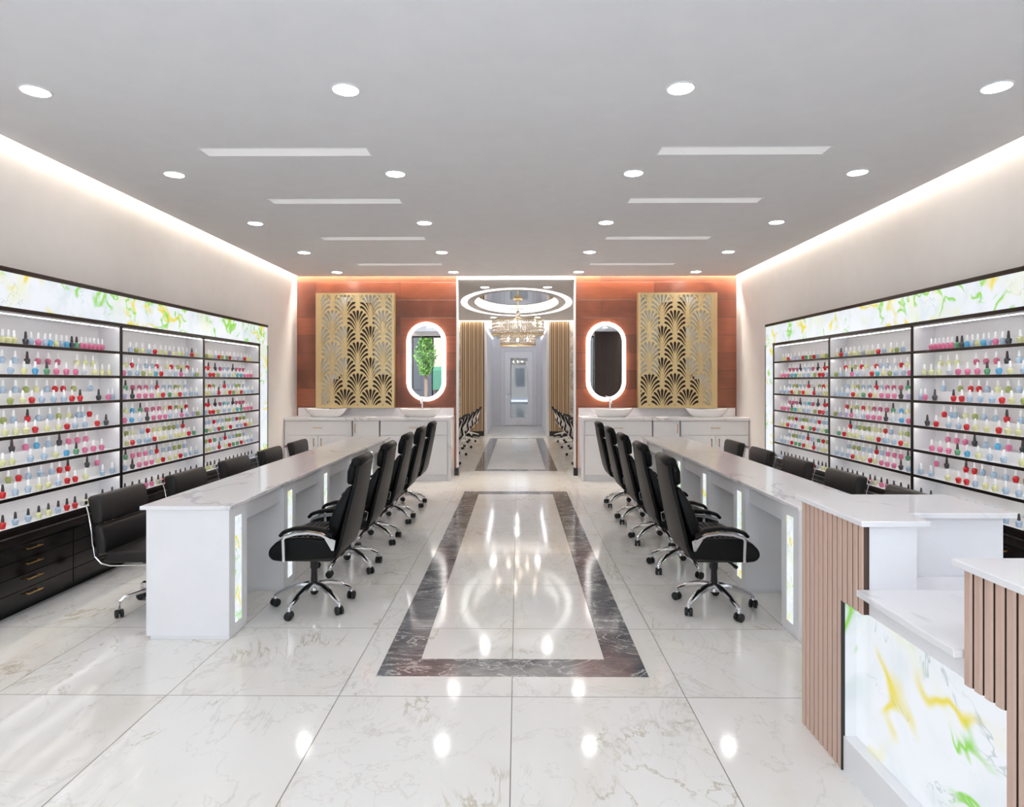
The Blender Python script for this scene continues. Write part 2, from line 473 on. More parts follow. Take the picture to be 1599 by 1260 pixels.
for i in range(900):
    a = random.uniform(0, 2 * PI); rr = random.random() ** .5 * .48; z = random.uniform(1.7, 3.3)
    rr *= 1.0 - abs(z - 2.5) / 1.3
    c = Vector((-3.67 + rr * math.cos(a), -6 + rr * math.sin(a), z))
    u = Vector((random.uniform(-1, 1), random.uniform(-1, 1), random.uniform(-1, 1))).normalized() * .07
    v = u.orthogonal().normalized() * .04
    b.face([b.b.verts.new(c + q) for q in (u, v, -u, -v)])
b.build('foliage', 'leaf', t)

# ------------------------------------------------------------------ room beyond the opening
def ellipse(cx, cy, a, c, n=72): return [(cx + a * math.cos(2 * PI * i / n), cy + c * math.sin(2 * PI * i / n)) for i in range(n)]
EC = (0.0, 13.15)
o = plate_with_holes('ceiling', 'ceiling', [(-RW, YB + .2), (RW, YB + .2), (RW, YE - .12), (-RW, YE - .12)], [ellipse(EC[0], EC[1], .86, 1.95)], .09,
                     lambda u, v, w: (u, v, CEIL + .045 + w), origin=EC)
tag(o, kind='structure')
tag(box('ceiling', 'ceiling', -RW, RW, YB + .2, YE + .2, 3.17, 3.3), kind='structure')
rg = thing('ceiling_recess', (EC[0], EC[1], CEIL + .1), 'oval mirrored ceiling recess edged with light above the chandelier', 'ceiling recess')
MB().prism(ellipse(EC[0], EC[1], .855, 1.94), CEIL + .118, CEIL + .128, 'z').build('mirror_top', 'mirror', rg)
b = MB(); A = ellipse(EC[0], EC[1], .852, 1.935); B = ellipse(EC[0], EC[1], .846, 1.928)
b.loft([[(p[0], p[1], z) for p in P] for P, z in ((A, CEIL + .03), (A, CEIL + .11), (B, CEIL + .11), (B, CEIL + .03), (A, CEIL + .03))], cap=False)
b.build('light_band', 'ring', rg)
def oval_ring(name, mat, a, c, w, z0, z1, parent):
    A = ellipse(EC[0], EC[1], a, c); B = ellipse(EC[0], EC[1], a - w, c - w)
    b = MB(); b.loft([[(p[0], p[1], z) for p in P] for P, z in ((A, z0), (A, z1), (B, z1), (B, z0), (A, z0))], cap=False)
    return b.build(name, mat, parent)
orl = thing('oval_ring_light', (EC[0], EC[1], CEIL), 'large glowing oval ring light on the ceiling around the recess', 'ceiling light')
oval_ring('diffuser', 'ring', 1.13, 2.3, .12, CEIL - .008, CEIL, orl)
# far wall
CW = .80
struct('wall_far_left', 'marble_g', -RW, -CW - .06, YE, YE + .2, 0, 3.17)
struct('wall_far_right', 'marble_w', CW + .06, RW, YE, YE + .2, 0, 3.17)
struct('wall_far_header', 'doorwhite', -CW - .06, CW + .06, YE, YE + .2, 2.83, 3.17)
struct('trim_8', 'doorwhite', -CW - .06, -CW, YE - .01, YE + .2, 0, 2.83)
struct('trim_9', 'doorwhite', CW, CW + .06, YE - .01, YE + .2, 0, 2.83)
struct('trim_10', 'cove', -RW, RW, YE - .10, YE - .03, 3.15, 3.16)
struct('wall_corridor_left', 'corridor', -CW - .1, -CW, YE + .2, 20.8, 0, 2.9)
struct('wall_corridor_right', 'corridor', CW, CW + .1, YE + .2, 20.8, 0, 2.9)
struct('wall_corridor_end', 'corridor', -CW - .1, CW + .1, 20.8, 20.9, 0, 2.9)
struct('ceiling', 'doorwhite', -CW - .1, CW + .1, YE + .2, 20.9, 2.83, 2.9)
for x0, x1, side in ((-1.489, -.862, 'left'), (.862, 1.40, 'right')):
    t = thing('slat_panel', ((x0 + x1) / 2, YE - .03, 0), 'tan vertical wood slat panel %s of the far corridor' % side, 'wall panel', 'slat panels beside the far corridor')
    box('backing', 'base_black', x0, x1, YE - .02, YE, .13, 3.03, t)
    b = MB(); x = x0 + .008; k = 0
    while x < x1 - .03:
        w = (.042, .03, .05, .024)[k % 4]
        b.box(x, min(x + w, x1), YE - .06, YE - .02, .13, 3.03); x += w + .018; k += 1
    b.build('slat_face', 'slat_tan', t)
    struct('baseboard_far_' + side, 'base_black', x0 - .0, x1 + .0, YE - .065, YE, 0, .13)
struct('corridor_fill_1', 'fill_corridor', -CW + .004, -CW + .02, YE + .25, 20.7, 2.822, 2.829)  # both strips added along the walls to brighten the corridor
struct('corridor_fill_2', 'fill_corridor', CW - .02, CW - .004, YE + .25, 20.7, 2.822, 2.829)
# door at the end of the corridor
d1 = MB().box(-.445, .56, 20.76, 20.8, 0, 2.46).build('door_1', 'doorwhite'); tag(d1, kind='structure')
b = MB()
for a in ((-.50, -.445, 0, 2.52), (.56, .615, 0, 2.52), (-.445, .56, 2.46, 2.52)): b.box(a[0], a[1], 20.74, 20.8, a[2], a[3])
b.build('door_frame', 'white', d1)
box('door_panel', 'doorpanel', -.385, .50, 20.72, 20.76, .02, 2.40, d1)
box('glass_panel', 'doorglass', -.215, .35, 20.712, 20.719, .27, 2.2, d1)
b = MB(); b.tube([(-.34, 20.72, 1.03), (-.34, 20.67, 1.03), (-.22, 20.67, 1.03)], .012); b.cyl((-.34, 20.71, .93), .018, -.01, .01, axis='y'); b.build('door_handle', 'chrome', d1)

# chandelier
ch = thing('chandelier', (0.03, 13.1, CEIL + .11), 'two-tier gold and crystal drum chandelier in the room beyond the opening', 'chandelier')
cx, cy = .03, 13.1
MB().lathe([(0, CEIL + .112), (.09, CEIL + .11), (.085, CEIL + .07), (.02, CEIL + .06), (0, CEIL + .06)], (cx, cy, 0), 24).build('canopy', 'gold', ch, smooth=True)
MB().cyl((cx, cy, 0), .012, 2.19, CEIL + .06, 10).build('stem', 'gold', ch, smooth=True)
MB().lathe([(0, 2.73), (.05, 2.75), (.06, 2.8), (.03, 2.9), (0, 2.9)], (cx, cy, 0), 16).build('crystal_vase', 'crystal', ch, smooth=True)
MB().lathe([(0, 2.17), (.03, 2.185), (.035, 2.2), (0, 2.215)], (cx, cy, 0), 16).build('finial', 'gold', ch, smooth=True)
def hoop(r, z, w=.012, h=.02):
    b = MB(); n = 48; A = [(cx + r * math.cos(2 * PI * i / n), cy + r * math.sin(2 * PI * i / n)) for i in range(n)]
    B = [(cx + (r - w) * math.cos(2 * PI * i / n), cy + (r - w) * math.sin(2 * PI * i / n)) for i in range(n)]
    b.loft([[(p[0], p[1], q) for p in P] for P, q in ((A, z), (A, z + h), (B, z + h), (B, z), (A, z))], cap=False)
    return b.build('hoop', 'gold', ch)
for r, z in ((.54, 2.68), (.55, 2.395), (.37, 2.41), (.37, 2.185)): hoop(r, z)
def crystals(r, z0, z1, n, rows):
    b = MB()
    for k in range(n):
        a = 2 * PI * k / n; x, y = cx + r * math.cos(a), cy + r * math.sin(a)
        for j in range(rows):
            zt = z1 - (z1 - z0) * j / rows; zb = z1 - (z1 - z0) * (j + .88) / rows
            b.lathe([(.003, zb), (.014, zb + (zt - zb) * .3), (.014, zb + (zt - zb) * .8), (.003, zt)], (x, y, 0), 4)
    o = b.build('crystal_curtain', 'crystal', ch); o['kind'] = 'stuff'
crystals(.525, 2.41, 2.68, 84, 4); crystals(.355, 2.20, 2.41, 60, 4); crystals(.40, 2.45, 2.68, 50, 3)
for k in range(6):
    a = 2 * PI * k / 6 + .4; x, y = cx + .40 * math.cos(a), cy + .40 * math.sin(a)
    MB().tube([(cx, cy, 2.6), (x, y, 2.62)], .007).build('arm', 'gold', ch)
    MB().lathe([(0, 2.60), (.018, 2.61), (.022, 2.64), (.012, 2.67), (0, 2.68)], (x + .03 * math.cos(a), y + .03 * math.sin(a), 0), 10).build('bulb', 'bulb', ch, smooth=True)
for k in range(3):
    a = 2 * PI * k / 3 - .5
    MB().lathe([(0, 2.27), (.018, 2.28), (.022, 2.31), (.012, 2.34), (0, 2.35)], (cx + .22 * math.cos(a), cy + .22 * math.sin(a), 0), 10).build('bulb', 'bulb', ch, smooth=True)

# ------------------------------------------------------------------ ceiling lights and slots
def make_downlight():
    t = thing('downlight', (0, 0, 0), 'x', 'ceiling light')
    n = 32
    def circ(r): return [(r * math.cos(2 * PI * i / n), r * math.sin(2 * PI * i / n)) for i in range(n)]
    b = MB(); b.loft([[(p[0], p[1], z) for p in circ(r)] for r, z in ((.080, 0), (.078, -.006), (.069, -.006), (.068, 0), (.080, 0))], cap=False)
    b.build('trim_ring', 'white', t, smooth=True)
    b = MB(); b.lathe([(0, -.0005), (.068, -.0005), (.066, -.004), (0, -.005)], (0, 0, 0), 32); b.build('lens', 'lamp', t, smooth=True)
    return t
dl0 = make_downlight(); used = False
rows = [(3.455, 'nearest row'), (4.861, 'second row'), (6.373, 'third row'), (7.83, 'fourth row'), (9.25, 'farthest row'), (2.0, 'row overhead'), (.55, 'row by the storefront')]
cols = [(-2.614, 'far left'), (-.911, 'inner left'), (.911, 'inner right'), (2.614, 'far right')]
for y, rn in rows:
    for x, cn in cols:
        o = dl0 if not used else copy_tree(dl0); used = True
        o.location = (x, y, CEIL); tag(o, 'round recessed downlight in the %s of the main ceiling, %s' % (rn, cn), 'ceiling light', 'main ceiling downlights')
for x, y, l in ((-.53, 10.75, 'front left'), (.53, 10.75, 'front right'), (-.58, 15.85, 'rear left'), (.52, 15.85, 'rear right')):
    o = copy_tree(dl0); o.location = (x, y, CEIL); tag(o, 'small downlight in the far room ceiling, %s of the oval ring' % l, 'ceiling light', 'far room downlights')
for x, y, l in ((-2.5, 11.5, 'outer left, front'), (2.5, 11.5, 'outer right, front'), (-2.5, 14.5, 'outer left, rear'), (2.5, 14.5, 'outer right, rear'), (-1.6, 16.0, 'by the left slat panel'), (1.6, 16.0, 'by the right slat panel')):  # out-of-view downlights added to brighten the far room
    o = copy_tree(dl0); o.location = (x, y, CEIL); tag(o, 'added unseen downlight in the far room ceiling, %s' % l, 'ceiling light', 'far room downlights')
for y, l in ((18.0, 'near'), (19.6, 'far')):
    o = copy_tree(dl0); o.location = (0, y, 2.83); tag(o, 'downlight in the %s half of the corridor ceiling' % l, 'ceiling light', 'corridor downlights')
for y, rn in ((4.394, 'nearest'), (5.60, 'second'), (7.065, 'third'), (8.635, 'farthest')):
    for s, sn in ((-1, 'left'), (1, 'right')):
        t = thing('ceiling_slot', (s * 1.58, y, CEIL), '%s long thin pale linear slot with added glow in the %s half of the ceiling' % (rn, sn), 'ceiling light', 'linear ceiling slots')
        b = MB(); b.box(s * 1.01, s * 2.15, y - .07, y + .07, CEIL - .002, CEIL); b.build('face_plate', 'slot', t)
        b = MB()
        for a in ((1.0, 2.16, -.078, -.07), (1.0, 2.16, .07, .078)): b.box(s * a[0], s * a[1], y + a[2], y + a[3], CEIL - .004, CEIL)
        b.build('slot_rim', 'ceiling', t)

# ------------------------------------------------------------------ washbasin counters on the plank wall
def vanity(s, side):
    m = lambda a: s * a
    yf = 9.20
    units = [(3.37, 2.385, 'outer'), (2.375, 1.985, 'middle'), (1.975, .985, 'inner')]
    for a, c, nm in units:
        t = thing('base_cabinet', (m((a + c) / 2), 9.47, 0), {'outer': 'white vanity cabinet in the %s corner, drawer above two doors', 'middle': 'narrow white vanity cabinet in the middle of the %s counter',
                  'inner': 'white vanity cabinet nearest the opening under the %s counter'}[nm] % side, 'cabinet', 'white vanity cabinets')
        a_, c_ = a - .004, c + .004
        box('body', 'white', m(a_), m(c_), yf + .022, YB - .012, .085, .875, t)
        box('toe_kick', 'white', m(a_), m(c_), yf + .03, YB - .012, 0, .085, t)
        def front(nme, x0, x1, z0, z1, hx0, hx1, hz0, hz1):
            d = box(nme, 'white', m(x0), m(x1), yf, yf + .022, z0, z1, t, bevel=.002, seg=1)
            h = MB(); h.box(m(hx0), m(hx1), yf - .028, yf - .020, hz0, hz1)
            if hz1 - hz0 > .05:
                for z in (hz0 + .01, hz1 - .018): h.box(m(hx0), m(hx1), yf - .022, yf, z, z + .008)
            else:
                for x in (hx0 - .01, hx1 + .018): h.box(m(x), m(x - .008), yf - .022, yf, hz0, hz1)
            h.build('handle', 'handle', d, label='brass bar handle')
        g_ = .006; zc = .665
        if nm == 'middle':
            front('door', a_ - g_, c_ + g_, .09, .87, a_ - .035, a_ - .043, .70, .83)
        else:
            mid = (a_ + c_) / 2
            front('drawer', a_ - g_, c_ + g_, zc + .003, .87, mid + .065, mid - .065, .768, .776)
            front('door', a_ - g_, mid + .003, .09, zc - .003, mid + .058, mid + .050, .50, .62)
            front('door', mid - .003, c_ + g_, .09, zc - .003, mid - .050, mid - .058, .50, .62)
    t = thing('vanity_counter', (m(2.15), 9.45, .88), 'white marble washbasin counter on the %s, with side panel and backsplash' % side, 'counter', 'washbasin counters')
    box('counter_slab', 'quartz', m(3.368), m(.945), yf - .02, YB - .002, .878, .92, t, bevel=.003)
    box('side_panel', 'quartz', m(.983), m(.945), yf - .018, YB - .002, 0, .878, t)
    box('backsplash', 'quartz', m(3.345), m(.955), YB - .02, YB - .002, .92, 1.04, t)
    for bx, nm in ((2.835, 'outer'), (1.43, 'inner')):
        w = thing('vessel_sink', (m(bx), 9.46, .92), 'white boat-shaped vessel sink on the %s counter, %s one %s' % (side, nm, 'in front of the gold screen' if nm == 'outer' else 'below the lit mirror'), 'sink', 'vessel sinks')
        b = MB(); b.lathe([(.001, .92), (.19, .92), (.21, .925), (.27, .98), (.315, 1.045), (.318, 1.05), (.305, 1.05), (.26, .99), (.19, .945), (.001, .94)], (m(bx), 9.46, 0), 40, sy=.58)
        # boat: ends rise, middle dips
        for v in b.b.verts:
            k = abs(v.co.x - m(bx)) / .32
            if v.co.z > .95: v.co.z -= (1 - k * k) * .022 * (v.co.z - .92) / .13
        b.build('bowl', 'ceramic', w, smooth=True)
        MB().cyl((m(bx), 9.46, 0), .02, .938, .944, 16).build('drain', 'chrome', w, smooth=True)
        f = thing('faucet', (m(bx), 9.68, .92), 'tall chrome faucet behind the %s sink of the %s counter' % (nm, side), 'faucet', 'counter faucets')
        MB().lathe([(0, .92), (.028, .92), (.028, .926), (.016, .93), (.016, 1.18), (.018, 1.185), (0, 1.19)], (m(bx), 9.68, 0), 16).build('body', 'chrome', f, smooth=True)
        MB().tube([(m(bx), 9.68, 1.13), (m(bx), 9.60, 1.14), (m(bx), 9.53, 1.13), (m(bx), 9.525, 1.11)], .011).build('spout', 'chrome', f, smooth=True)
        MB().tube([(m(bx), 9.68, 1.19), (m(bx), 9.675, 1.21), (m(bx) - .055, 9.66, 1.22)], .006).build('lever', 'chrome', f, smooth=True)
    g_ = MB(); g_.cyl((m(2.16), 9.42, 0), .085, .92, .926, 24)
    tag(g_.build('countertop_lid', 'ceramic'), 'flat round white lid in the middle of the %s counter' % side, 'lid', 'round counter lids')

def clip(poly, x0, x1, y0, y1):
    def cl(P, inside, inter):
        out = []
        for i in range(len(P)):
            a, b2 = P[i - 1], P[i]
            if inside(b2):
                if not inside(a): out.append(inter(a, b2))
                out.append(b2)
            elif inside(a): out.append(inter(a, b2))
        return out
    def at(k, v): return lambda a, b2: tuple(a[j] + (b2[j] - a[j]) * (v - a[k]) / (b2[k] - a[k]) for j in (0, 1))
    for ins, k, v in ((lambda p: p[0] >= x0, 0, x0), (lambda p: p[0] <= x1, 0, x1), (lambda p: p[1] >= y0, 1, y0), (lambda p: p[1] <= y1, 1, y1)):
        if not poly: return []
        poly = cl(poly, ins, at(k, v))
    return poly
def petals():
    out = []
    for j in range(-4, 5):
        a = math.radians(90 - abs(j) * 25.0); sg = -1 if j < 0 else 1
        R = .172
        tip = Vector((sg * R * math.cos(a), R * math.sin(a)))
        if j == 0: tail = Vector((0, -.02)); ctl = Vector((0, .06))
        else:
            tail = Vector((sg * (.010 + .0035 * abs(j)), .03 - .052 * abs(j)))
            ctl = Vector((sg * (.020 + .020 * abs(j)), tip.y * .55 + .035 - .010 * abs(j)))
        L, Rr = [], []
        N = 9; wmax = .0235 if j else .025
        for i in range(N + 1):
            u = i / N
            p = (1 - u) ** 2 * tail + 2 * u * (1 - u) * ctl + u * u * tip
            d = (2 * (1 - u) * (ctl - tail) + 2 * u * (tip - ctl)).normalized()
            nrm = Vector((-d.y, d.x))
            w = wmax * (u ** .8) * (1.0 if u < .82 else math.sqrt(max(0.0, 1 - ((u - .82) / .18) ** 2)) * .9 + .1)
            w = max(w, .0012)
            L.append(tuple(p + nrm * w)); Rr.append(tuple(p - nrm * w))
        out.append(L + Rr[::-1])
    return out
PET = petals()
def screen(s, side):
    # in left-hand coordinates, u runs along x from the outer edge
    x0, x1, z0, z1 = -3.042, -1.850, 1.043, 2.788
    t = thing('gold_screen', (s * 2.446, 9.66, 1.043), 'gold laser-cut fan pattern screen on the %s red plank wall' % side, 'screen', 'gold fan screens')
    ix0, ix1, iz0, iz1 = -2.965, -1.885, 1.085, 2.755
    holes = []
    for col in range(-1, 9):
        for row in range(-1, 6):
            px = -2.79 + (col - 1) * .1935; pz = 1.17 + row * .478 + (.239 if col % 2 else 0)
            for P in PET:
                q = clip([(p[0] * .97 + px, p[1] * .97 + pz) for p in P], ix0, ix1, iz0, iz1)
                if len(q) < 3: continue
                ar = abs(sum(q[i - 1][0] * q[i][1] - q[i][0] * q[i - 1][1] for i in range(len(q)))) / 2
                if ar > 1.2e-4: holes.append(q)
    o = plate_with_holes('fretwork', 'gold', [(x0, z0), (x1, z0), (x1, z1), (x0, z1)], holes, .006, lambda u, v, w: (-s * u, 9.625 + w, v), t, origin=(-2.446, 1.9))
    b = MB()
    for a in ((x0, x1, z0, z0 + .02), (x0, x1, z1 - .02, z1), (x0, x0 + .02, z0 + .02, z1 - .02), (x1 - .02, x1, z0 + .02, z1 - .02)):
        b.box(-s * a[0], -s * a[1], 9.629, YB - .001, a[2], a[3])
    b.build('frame', 'gold', t)
    b = MB(); b.box(-s * (x0 + .02), -s * (x1 - .02), 9.650, 9.660, z0 + .02, z1 - .02); b.build('backing_panel', 'cream', t)  # cream stands in for the bright part of a mirrored room view
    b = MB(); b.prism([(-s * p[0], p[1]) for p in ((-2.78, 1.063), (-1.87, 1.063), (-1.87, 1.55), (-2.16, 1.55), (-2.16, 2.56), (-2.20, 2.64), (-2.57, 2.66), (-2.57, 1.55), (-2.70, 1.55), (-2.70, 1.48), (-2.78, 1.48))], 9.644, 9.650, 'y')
    b.build('dark_reflection', 'reflection_dark', t, label='stepped dark panel coloured as a reflection behind the fretwork')  # dark part of the mirrored room view, put into shape and colour

def stadium(cx, cz, hw, hh, n=16):
    P = []
    for i in range(n + 1): a = PI * i / n; P.append((cx + hw * math.cos(a), cz + (hh - hw) + hw * math.sin(a)))
    for i in range(n + 1): a = PI + PI * i / n; P.append((cx + hw * math.cos(a), cz - (hh - hw) + hw * math.sin(a)))
    return P
def led_mirror(s, side):
    c, z = s * 1.376, 1.748
    t = thing('led_mirror', (c, YB - .04, z), 'tall pill-shaped mirror with glowing rim on the %s red plank wall' % side, 'mirror', 'lit pill mirrors')
    MB().prism(stadium(c, z, .289, .594), YB - .03, YB - .001, 'y').build('body', 'white', t)
    def band(a, c2, ya, yb, mat, nm):
        A, B = stadium(c, z, *a), stadium(c, z, *c2)
        b = MB(); b.loft([[(p[0], q, p[1]) for p in P] for P, q in ((A, ya), (A, yb), (B, yb), (B, ya), (A, ya))], cap=False); b.build(nm, mat, t)
    band((.300, .605), (.242, .547), YB - .042, YB - .031, 'halo', 'light_rim')
    band((.302, .607), (.290, .595), YB - .026, YB - .010, 'backglow', 'back_light')
    MB().prism(stadium(c, z, .243, .548), YB - .038, YB - .0305, 'y').build('mirror_face', 'mirror', t)
for s, sd in ((-1, 'left'), (1, 'right')):
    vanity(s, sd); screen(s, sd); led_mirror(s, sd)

# ------------------------------------------------------------------ polish display walls
SF, SB = 3.173, 3.345
SECT = [(3.70, 5.10, 'nearest'), (5.10, 6.45, 'middle'), (6.45, 7.845, 'farthest')]
ZS = [1.689, 1.494, 1.301, 1.102, .912, .712, .52]
for s, sd in ((-1, 'left'), (1, 'right')):
    for y0, y1, nm in SECT:
        t = thing('display_shelf', (s * 3.26, (y0 + y1) / 2, .46), '%s white polish display shelf bay with dark edges on the %s wall' % (nm, sd), 'shelf', 'polish display bays')
        box('back_panel', 'shelfwhite', s * SB, s * (RW - .001), y0, y1, .46, 1.90, t)
        for y in (y0 + .008, y1 - .012): box('side_panel', 'shelfwhite', s * (SF + .004), s * SB, y - .007, y + .007, .50, 1.90, t)
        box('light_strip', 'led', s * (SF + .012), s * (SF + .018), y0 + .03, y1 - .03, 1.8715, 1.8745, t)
        box('top_panel', 'shelfwhite', s * (SF + .004), s * SB, y0 + .016, y1 - .02, 1.875, 1.89, t)
        for k, z in enumerate(ZS):
            sh = box('shelf', 'shelfwhite', s * (SF + .003), s * SB, y0 + .016, y1 - .02, z - .011, z, t)
            box('shelf_edge', 'blackmetal', s * (SF - .001), s * (SF + .003), y0 + .012, y1 - .012, z - .022 if k < 6 else .465, z - .001, sh)
            box('light_strip', 'led', s * (SF + .010), s * (SF + .022), y0 + .03, y1 - .03, z - .0145, z - .0115, t)  # strip under every shelf added to brighten the compartments
            if k:
                box('riser', 'shelfwhite', s * 3.262, s * SB, y0 + .10, y1 - .14, z, z + (.07 if k < 6 else .05), t)
        box('post', 'blackmetal', s * (SF - .002), s * (SF + .004), y1 - .014, y1 + .014, .46, 1.90, t)
    # light box round the bays
    t = thing('light_box', (s * 3.26, 5.9, 1.9), 'backlit green and yellow marbled header band over the %s display wall' % sd, 'light panel', 'backlit header bands')
    Y0 = 2.9
    box('carcass', 'shelfwhite', s * (SF + .012), s * (RW - .001), Y0, 8.10, 1.905, 2.148, t)
    box('glow_panel', 'glow', s * SF, s * (SF + .012), Y0, 8.085, 1.915, 2.135, t)
    b = MB(); b.box(s * (SF - .006), s * (RW - .001), Y0, 8.10, 2.148, 2.165); b.box(s * (SF - .006), s * (SF + .012), Y0, 8.10, 2.134, 2.150)
    b.box(s * (SF - .006), s * (SF + .012), Y0, 7.86, 1.888, 1.915)
    b.build('trim', 'blackmetal', t)
    t = thing('side_light_box', (s * 3.26, 7.97, .46), 'tall narrow backlit marbled panel at the far end of the %s display wall' % sd, 'light panel', 'backlit display surrounds')
    box('side_carcass', 'shelfwhite', s * (SF + .012), s * (RW - .001), 7.86, 8.088, .46, 1.904, t)
    box('side_glow_panel', 'glow', s * SF, s * (SF + .012), 7.86, 8.088, .46, 1.9145, t)
    box('side_trim', 'blackmetal', s * (SF - .006), s * (RW - .001), 8.088, 8.10, .46, 1.9045, t)
    # black drawer units under the bays
    for k in range(7):
        y0 = 2.88 + .745 * k; y1 = y0 + .745
        t = thing('drawer_unit', (s * 3.2, (y0 + y1) / 2, 0), 'glossy black four-drawer unit under the %s display, %s from the near end' % (sd, ['first', 'second', 'third', 'fourth', 'fifth', 'sixth', 'last'][k]), 'cabinet', 'black drawer units')
        box('body', 'blacklac', s * 3.066, s * (RW - .001), y0 + .001, y1 - .001, .06, .440, t)
        box('toe_kick', 'blacklac', s * 3.105, s * (RW - .001), y0 + .001, y1 - .001, 0, .06, t)
        for j in range(4):
            za = .062 + j * .0935
            d = box('drawer', 'blacklac', s * 3.05, s * 3.066, y0 + .004, y1 - .004, za, za + .089, t)
            yc = (y0 + y1) / 2
            b = MB(); b.box(s * 3.025, s * 3.031, yc - .065, yc + .065, za + .055, za + .061)
            for q in (-.05, .045): b.box(s * 3.031, s * 3.05, yc + q, yc + q + .006, za + .055, za + .061)
            b.build('handle', 'handle', d, label='slim brass bar handle')
    t = box('display_ledge', 'blacklac', s * 3.043, s * (RW - .001), 2.88, 8.097, .442, .459)
    tag(t, 'long glossy black ledge on top of the %s drawer units' % sd, 'ledge', 'black ledges')

# bottle positions: pixels along the left wall, colour letter, D for a dark cap; bottom-row dark caps imitate a reflection
ROWS = {
 1: ['4y 12y 20y 40kD 48b 60p 70.5b 77.5B 87.6y 96b 104B 112kD 119.5gD 127p 134p 140p 147p 153p 159p', ''],
 2: ['16.5b 37.5y 55B 73gD 88p 103.5p 118p 131.5w 148y 159.5y 170y', '3b 23.5b 42.5kD 59m 75m 90m 120y 133y 145y'],
 3: ['16o 35.5y 50r 65.5b 84b 99.7b 112.4r 125rD 154kD 169p 176b', '4b 24b 40.6o 56.5y 73b 86r 98.5r 115o 141b'],
 4: ['8y 25y 40.6y 55r 73.7y 91.4y 104.8r 117.5b 132.7b 152r 165.7kD', '5o 21b 43rD 60b 78b 92o 107y 122.5b 129b 139.7r'],
 5: ['4y 19y 47.6b 69b 87y 104B 119gD 132.7p 146p 158.7p', '18.4kD 40p 57B 75.6b 92.7kD 107p 120.6p 134p'],
 6: ['4rD 24b 44b 61y 75.6y 91.4b 105r 117.5r 134y 160b 176.5b', '13o 29r 44.4b 63.5b 80.6b 93r 106rD 136kD 151.7p'],
 7: ['4rD 24bD 44bD 60.5yD 75.5yD 91bD 104.5rD 117rD 134.5yD 160bD 176bD', '']}
ROWS2 = {
 1: ['203.5b 213o 222y 233b 242r 251y 259y 264.5l 271.5y 279y 285.5y 291.6b 299.6rD 306y', ''],
 2: ['193p 202.5b 214.7b 224o 234y 243.3t 251.8r 265.4w 274.3b 282.7pD 291.6w 301b 307.6o', '197y 206r 216w 228b 238b 245r 260.7y 267.7r 277.6o 286y 292.6r'],
 3: ['194.5l 206.7kD 217p 227p 237p 247y 254.6r 265g 274.7y 281.3r 289.3b 298.2b 306.6b', '196gD 207m 218m 228m 236.8b 245rD 256b 265.4b 273.8o 281.3y 289.3b'],
 4: ['194.5p 205.8B 218.5w 230kD 240p 249.4p 258p 265.4b 275w 283.7pD 292l 302l 308.5o', '196.4y 206.3B 219gD 228.8m 239m 248.5m 258y 265.4r 275.2o 283.7y 290.7r'],
 5: ['198.3y 207r 217.5b 228b 233.5b 241.4r 251y 258.3y 267w 275y 281y 288y 295r 303g', '197o 206.7y 222b 231r 240.5y 249y 257o 264.4o 271.5o 277.6b 285.5rD'],
 6: ['195b 206.7kD 217.5p 228p 237p 247y 254.6r 265.4y 274.7y 281.8r 289.3b 298b 306.6b', '196gD 207p 217p 227p 236.3b 244.7rD 254.6b 265b 272.4o 280.4o 288b'],
 7: ['195bD 206.7kD 217.5pD 228pD 237pD 247yD 254.6rD 265.4gD 274.7yD 281.8rD 289.3bD 298bD 306.6bD', '']}
ROWS3 = {
 1: ['322o 326y 330y 336.6b 341.7r 347.3o 354.4g 359r 365.6w 372l 377.5w 382r 386y 390y', ''],
 2: ['321.5b 328r 333.4r 340.6o 350.5b 358b 364.8y 371t 376.7t 382p 387.4p 392.5p', '321.5r 325.5rD 335.8kD 343.7m 350b 356.4b 363.6kD 369.5m 374.7m 380m'],
 3: ['322y 327y 332.6w 337w 341.7rD 354y 359r 364.8o 372.3y 376.7r 381.8b 388b 394b', '322y 327r 333.4o 345w 350.5rD 356.8b 364b 369o 373.5o 380b'],
 4: ['321.5b 328r 333.4r 340.6o 350.5b 358b 364.8y 371t 376.7gD 382p 387.4p 392.5p', '321.5r 325.5rD 335.8kD 343.7m 350t 356.4b 363.6kD 369.5m 374.7m 380m'],
 5: ['322.7g 329y 336b 342r 347.6g 353.7y 360r 371b 377l 383r 387y 392y', '322b 327.5b 334r 340b 347.6b 353.7o 359o 364.6b 370r 375.5o 381o'],
 6: ['323.5y 329y 335w 342.3rD 352.8y 358.5r 364.6g 370.7g 376.8r 382.5w 387.7b 393b', '322o 328r 335g 345b 351.5rD 359b 365b 370o 374.6o 380.7b'],
 7: ['323.5yD 329yD 335bD 342.3rD 352.8yD 358.5rD 364.6gD 370.7gD 376.8rD 382.5bD 387.7bD 393bD', '']}
ORD = ['', 'first', 'second', 'third', 'fourth', 'fifth', 'sixth', 'seventh', 'eighth', 'ninth', 'tenth', 'eleventh', 'twelfth', 'thirteenth', 'fourteenth', 'fifteenth',
       'sixteenth', 'seventeenth', 'eighteenth', 'nineteenth', 'twentieth', 'twenty-first']
SHN = ['', 'top', 'second', 'third', 'fourth', 'fifth', 'sixth', 'bottom']
def yfrom(px, X):
    t_ = math.tan(math.atan((px - 799.5) / F) - 0.0) 
    t_ = math.tan(math.atan((px - 799.5) / F) - YAW)
    return -(X + CX) / t_
ALL = []
